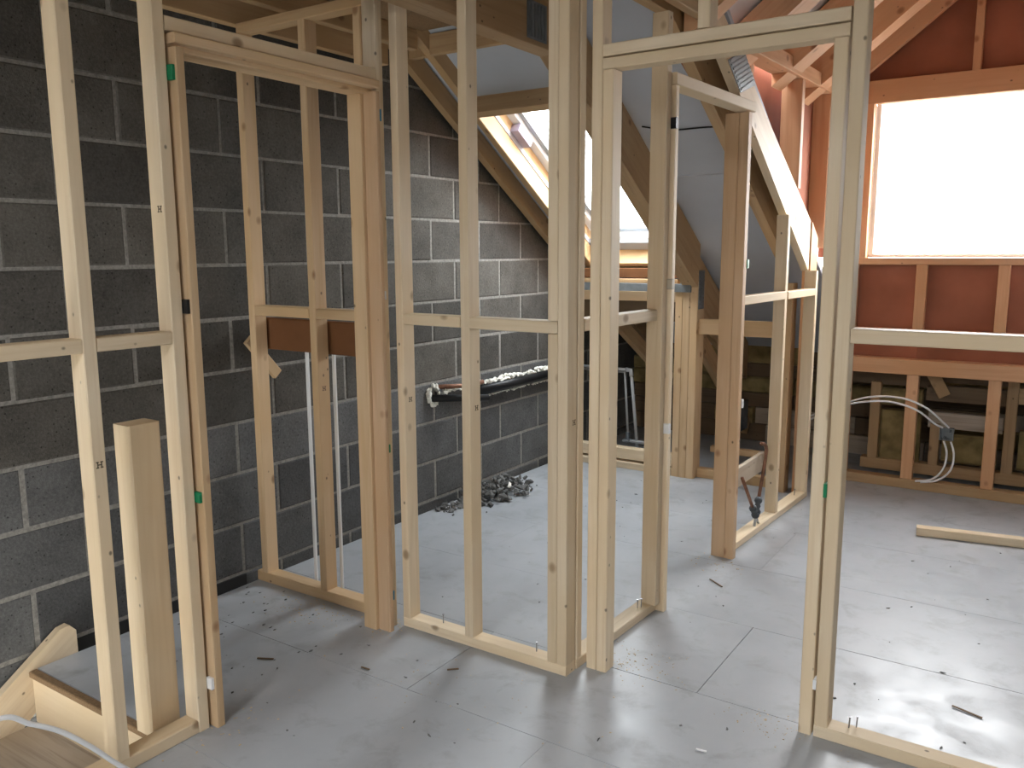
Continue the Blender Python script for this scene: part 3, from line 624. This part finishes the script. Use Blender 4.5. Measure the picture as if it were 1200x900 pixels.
# ------------------------------------------------------------------ SERVICES AND LOOSE THINGS
bb = tag(bar('board', None, -2.95, -2.235, 2.405, 2.43, 1.03, 1.165, 'ply_red'), 'reddish brown board fixed behind the noggings by the block wall', 'board')
bb.data.materials[0] = MATS['board_brown']
for x, nm, l2 in ((-2.715, 'conduit', 'white conduit standing left of the middle stud in the dim frame'), (-2.555, 'conduit', 'white conduit standing right of the middle stud in the dim frame')):
    c_ = thing('conduit', (x, 2.47, 0), l2, 'conduit', 'white conduits by the block wall')
    bar('capping', c_, x, x + .017, 2.462, 2.474, .0, 1.04, 'white_plastic', .003)
    bar('box', c_, x + .0, x + .06, 2.440, 2.475, 1.04, 1.15, 'grey_plastic', .004)
beam('offcut', None, (-2.962, 2.37, 1.07), (-2.962, 2.52, .90), .022, .05, 'wood_warm', (0, 1, .9))
tag(bpy.data.objects['offcut'], 'short wood offcut fixed aslant on the block wall', 'offcut')

# pipes in the bathroom wall
wp = thing('waste_pipe', (-2.95, 3.64, .62), 'short black waste pipe poking out of the block wall through foam', 'pipe')
tube('pipe', wp, [(-2.97, 3.62, .625), (-2.76, 3.87, .612)], .021, 'black_plastic', 14); tube('bore', wp, [(-2.763, 3.866, .612), (-2.758, 3.872, .6119)], .016, 'near_black', 12)
fp = thing('copper_pipe', (-2.95, 3.66, .67), 'brown pipe lying above the black waste pipe stub', 'pipe')
tube('pipe', fp, [(-2.965, 3.66, .685), (-2.90, 3.85, .672), (-2.93, 4.05, .667)], .014, 'copper', 10)
lp = tag(tube('waste_pipe', None, [(-2.945, 3.98, .613), (-2.945, 4.96, .616)], .033, 'black_plastic', 12), 'long black pipe bedded in white foam along the block wall', 'pipe')
rng = random.Random(3); items = []
for i in range(520):
    lowrow = rng.random() < .3; y_ = rng.uniform(4.0 if lowrow else 3.70, 4.95); s_ = rng.uniform(.008, .019) * (.55 if lowrow else 1)
    zz = (.574 + rng.uniform(-.004, .004)) if lowrow else .652 + rng.uniform(-.006, .022) * (.4 + .6 * math.sin(y_ * 9) ** 2)
    items.append((lump_mesh(rng, s_ * .8, s_ * 1.3, s_ * .8), Matrix.Translation((-2.966 + rng.uniform(0, .03), y_, zz))))
for i in range(26):
    a = rng.uniform(0, 6.28); items.append((lump_mesh(rng, .014, .02, .018), Matrix.Translation((-2.967 + rng.uniform(0, .012), 3.625 + .042 * math.cos(a), .645 + .055 * math.sin(a)))))
fo = joined('foam_strip', items, 'foam'); tag(fo, 'white expanding foam squeezed along the black pipe on the block wall', 'foam', None, 'stuff')
rp = thing('water_pipe', (-2.5, 5.16, .6), 'looped grey plastic water pipes in the dark behind the low wall', 'pipe')
tube('pipe', rp, [(-2.9, 5.2, .635), (-2.53, 5.2, .632)], .011, 'grey_plastic', 8); tube('elbow', rp, [(-2.54, 5.2, .632), (-2.505, 5.2, .630), (-2.50, 5.2, .59)], .016, 'grey_plastic', 8)
tube('pipe', rp, [(-2.50, 5.2, .60), (-2.445, 5.2, .08)], .011, 'grey_plastic', 8); tube('pipe', rp, [(-2.9, 5.22, .61), (-2.56, 5.22, .61), (-2.525, 5.22, .14)], .009, 'grey_plastic', 8)
tube('pipe', rp, [(-2.55, 5.19, .135), (-2.2, 5.16, .15)], .011, 'grey_plastic', 8); tube('elbow', rp, [(-2.525, 5.215, .19), (-2.525, 5.2, .14), (-2.49, 5.19, .14)], .018, 'brass_dark', 8)
# copper tails with valves rising from the far sole plate
wbd = tag(bar('board', None, -1.345, -1.322, 3.80, 4.40, .275, .375, 'wood_weathered'), 'weathered rough board behind the copper pipes in the far frame', 'board')
for i, (a, b, lab) in enumerate((((-1.30, 3.975, .33), (-1.285, 4.215, .036), 'copper tail with dark valve leaning away, nearer the second doorway'), ((-1.295, 4.335, .40), (-1.285, 4.15, .036), 'copper tail with dark valve leaning back against the far stud'))):
    A, B_ = Vector(a), Vector(b); q = thing('copper_pipe', b, lab, 'pipe', 'copper tails in the far frame'); m1 = A.lerp(B_, .62); m2 = A.lerp(B_, .86)
    if i: tube('pipe', q, smooth_path([(-1.315, 4.30, .44), A, m1], 6), .009, 'copper', 8)
    else: tube('pipe', q, [A, m1], .009, 'copper', 8)
    tube('tail', q, [m2, B_], .007, 'grey_plastic', 8)
    pts = [m1.lerp(m2, k / 8) for k in range(9)]; tube('valve', q, pts, .016, 'brass_dark', 10, True, [.012, .02, .02, .012, .017, .012, .021, .02, .012])
cp2 = tag(tube('copper_pipe', None, [(-1.90, 5.15, .03), (-1.62, 4.91, .05)], .011, 'copper', 8), 'loose copper pipe lying under the low eaves frame', 'pipe')
# twin cables and back box at the dormer wall
bxt = thing('back_box', (-.575, 5.47, .36), 'galvanised back box hanging between the low dormer studs on two cables', 'electrical box')
for a in ((-.612, -.606, 5.455, 5.49), (-.544, -.538, 5.455, 5.49)): bar('side', bxt, a[0], a[1], a[2], a[3], .325, .398, 'galvanised', .001)
for z0 in (.325, .393): bar('side', bxt, -.606, -.544, 5.455, 5.49, z0, z0 + .005, 'galvanised', .001)
bar('back', bxt, -.608, -.542, 5.488, 5.491, .327, .396, 'galvanised', .001); bar('screw_lug', bxt, -.59, -.575, 5.457, 5.475, .33, .345, 'brass_dark', .001); bar('screw_lug', bxt, -.56, -.55, 5.457, 5.475, .375, .392, 'brass_dark', .001)
for i, (pts, lab) in enumerate((([(-1.35, 5.33, .38), (-1.12, 5.31, .505), (-.98, 5.30, .545), (-.85, 5.30, .552), (-.72, 5.33, .51), (-.635, 5.40, .43), (-.597, 5.45, .402)], 'lower of the two grey cables arcing into the metal box'),
                               ([(-1.36, 5.37, .395), (-1.10, 5.35, .525), (-.95, 5.34, .572), (-.80, 5.345, .572), (-.68, 5.375, .522), (-.60, 5.44, .44), (-.563, 5.462, .402)], 'upper of the two grey cables arcing into the metal box'))):
    tag(tube('cable', None, smooth_path(pts, 8), .006, 'white_plastic', 8), lab, 'cable', 'grey cables at the dormer wall')
for i, (pts, lab) in enumerate((([(-.585, 5.45, .322), (-.562, 5.43, .25), (-.575, 5.41, .16), (-.63, 5.42, .09), (-.72, 5.43, .062)], 'grey cable dropping from the left of the metal box'),
                               ([(-.548, 5.45, .322), (-.525, 5.43, .25), (-.535, 5.41, .16), (-.60, 5.41, .09), (-.69, 5.42, .062)], 'grey cable dropping from the right of the metal box'))):
    tag(tube('cable', None, smooth_path(pts, 8), .006, 'white_plastic', 8), lab, 'cable', 'grey cables at the dormer wall')
# white cable near the viewer
tag(tube('cable', None, smooth_path([(-2.10, .55, .20), (-2.06, .72, .325), (-2.05, .859, .346), (-2.05, .924, .30), (-2.05, .993, .245), (-2.05, 1.064, .167), (-2.05, 1.14, .07), (-2.03, 1.2, .008), (-1.95, 1.22, .007)], 8), .0065, 'white_plastic', 8), 'white cable arching past the foot of the nearest stud', 'cable')
# loose timber
lt = thing('timber_offcut', (.0, 4.66, 0), 'length of pale timber lying loose on the floor by the dormer', 'timber')
beam('length', lt, (-.585, 4.585, .0225), (1.1, 4.87, .0225), .055, .043, 'wood_pale')
# rubble
rb = thing('rubble_pile', (-2.76, 3.95, 0), 'heap of broken grey block rubble on the floor below the pipes', 'rubble')
rng = random.Random(8); items = []
for i in range(420):
    a = rng.uniform(0, 6.28); r = abs(rng.gauss(0, .55)); cx, cy = -2.775 + r * .15 * math.cos(a), 4.0 + r * .30 * math.sin(a)
    if rng.random() < .3: cx, cy = rng.uniform(-2.92, -2.80), rng.uniform(3.55, 3.9)
    h = max(0, .115 * (1 - r * .75)) * rng.random() if cy > 3.8 else 0
    s_ = rng.choice((.006, .009, .013, .018)); items.append((lump_mesh(rng, s_, s_ * 1.2, s_ * .8), Matrix.Translation((cx, cy, s_ * .6 + h)) @ Euler((rng.random() * 3, rng.random() * 3, rng.random() * 3)).to_matrix().to_4x4()))
tag(joined('grit', items, 'rubble', None), kind='stuff'); g_ = bpy.data.objects['grit']; g_.parent = rb; g_.matrix_basis = Matrix.Translation(-rb.location)
for i in range(46):
    a = rng.uniform(0, 6.28); r = rng.uniform(0, 1); cx, cy = -2.775 + r * .13 * math.cos(a), 4.02 + r * .27 * math.sin(a)
    s_ = rng.uniform(.018, .036); h = .10 * (1 - r) * rng.uniform(.4, 1)
    link('chunk', lump_mesh(rng, s_, s_ * 1.35, s_ * .7), 'rubble', rb, Matrix.Translation((cx, cy, s_ * .5 + h)) @ Euler((rng.uniform(-.7, .7), rng.uniform(-.7, .7), rng.random() * 6)).to_matrix().to_4x4())
link('chunk', lump_mesh(rng, .014, .04, .012), 'foam', rb, Matrix.Translation((-2.67, 3.95, .09)) @ Euler((.2, .3, .5)).to_matrix().to_4x4())['label'] = 'pale sliver'

# shavings, crumbs and splinters on the floor
rng = random.Random(21); items = []
def crumbs(cx, cy, sx, sy, n, s0, s1):
    for _ in range(n):
        s_ = rng.uniform(s0, s1); items.append((lump_mesh(rng, s_, s_ * rng.uniform(1, 2.5), s_ * .5), Matrix.Translation((cx + rng.gauss(0, sx), cy + rng.gauss(0, sy), s_ * .35)) @ Euler((0, 0, rng.random() * 6)).to_matrix().to_4x4()))
crumbs(-2.14, 2.30, .07, .05, 160, .001, .003); crumbs(-2.5, 2.22, .10, .06, 120, .001, .0035); crumbs(-1.22, 2.55, .09, .06, 150, .001, .003); crumbs(-1.3, 3.65, .06, .06, 30, .002, .004)
crumbs(-.65, 2.43, .07, .04, 80, .001, .003); crumbs(-1.7, 2.05, .35, .15, 60, .001, .003); crumbs(-2.05, 1.55, .05, .10, 30, .0015, .004)
tag(joined('shavings', items, 'shaving'), 'fine pale sawdust and shavings scattered at the feet of the posts', 'shavings', None, 'stuff')
items = []
for _ in range(110):
    cx, cy = rng.uniform(-2.3, .2), rng.uniform(1.5, 4.8); s_ = rng.uniform(.002, .0055)
    items.append((lump_mesh(rng, s_, s_ * rng.uniform(1, 2.5), s_ * .5), Matrix.Translation((cx, cy, s_ * .35)) @ Euler((0, 0, rng.random() * 6)).to_matrix().to_4x4()))
for _ in range(60):
    cx, cy = rng.uniform(-2.9, -2.2), rng.uniform(1.6, 2.3); s_ = rng.uniform(.002, .006)
    items.append((lump_mesh(rng, s_, s_ * rng.uniform(1, 2.5), s_ * .5), Matrix.Translation((cx, cy, s_ * .35))))
tag(joined('crumbs', items, 'rubble'), 'tiny dark crumbs of site dirt strewn over the grey floor', 'crumbs', None, 'stuff')
for i, (x, y_, L, a, m_, lab) in enumerate(((-2.31, 1.85, .06, .5, 'wood_dark', 'dark splinter on the dim floor inside the left doorway'), (-1.70, 2.157, .04, .8, 'wood_dark', 'small dark splinter in front of the middle partition'), (-1.96, 1.994, .035, .1, 'wood_dark', 'dark chip on the open floor before the left doorway post'),
                                           (-.18, 2.83, .09, -.3, 'wood_dark', 'thin dark splinter on the floor beyond the dormer side sole plate'), (-.80, 2.173, .03, .2, 'white_plastic', 'white crumb on the floor near the wide doorway'), (-2.42, 4.75, .07, .9, 'wood_dark', 'dark splinter on the floor before the low skylight wall'),
                                           (-1.21, 3.40, .09, -.6, 'wood_dark', 'dark scrap on the floor outside the second doorway'))):
    tag(beam('splinter', None, (x - L / 2 * math.cos(a), y_ - L / 2 * math.sin(a), .004), (x + L / 2 * math.cos(a), y_ + L / 2 * math.sin(a), .003), .007, .004, m_, ch=.002), lab, 'splinter', 'scraps on the floor')
for o in list(bpy.data.objects):
    if 'abs' in o: del o['abs']
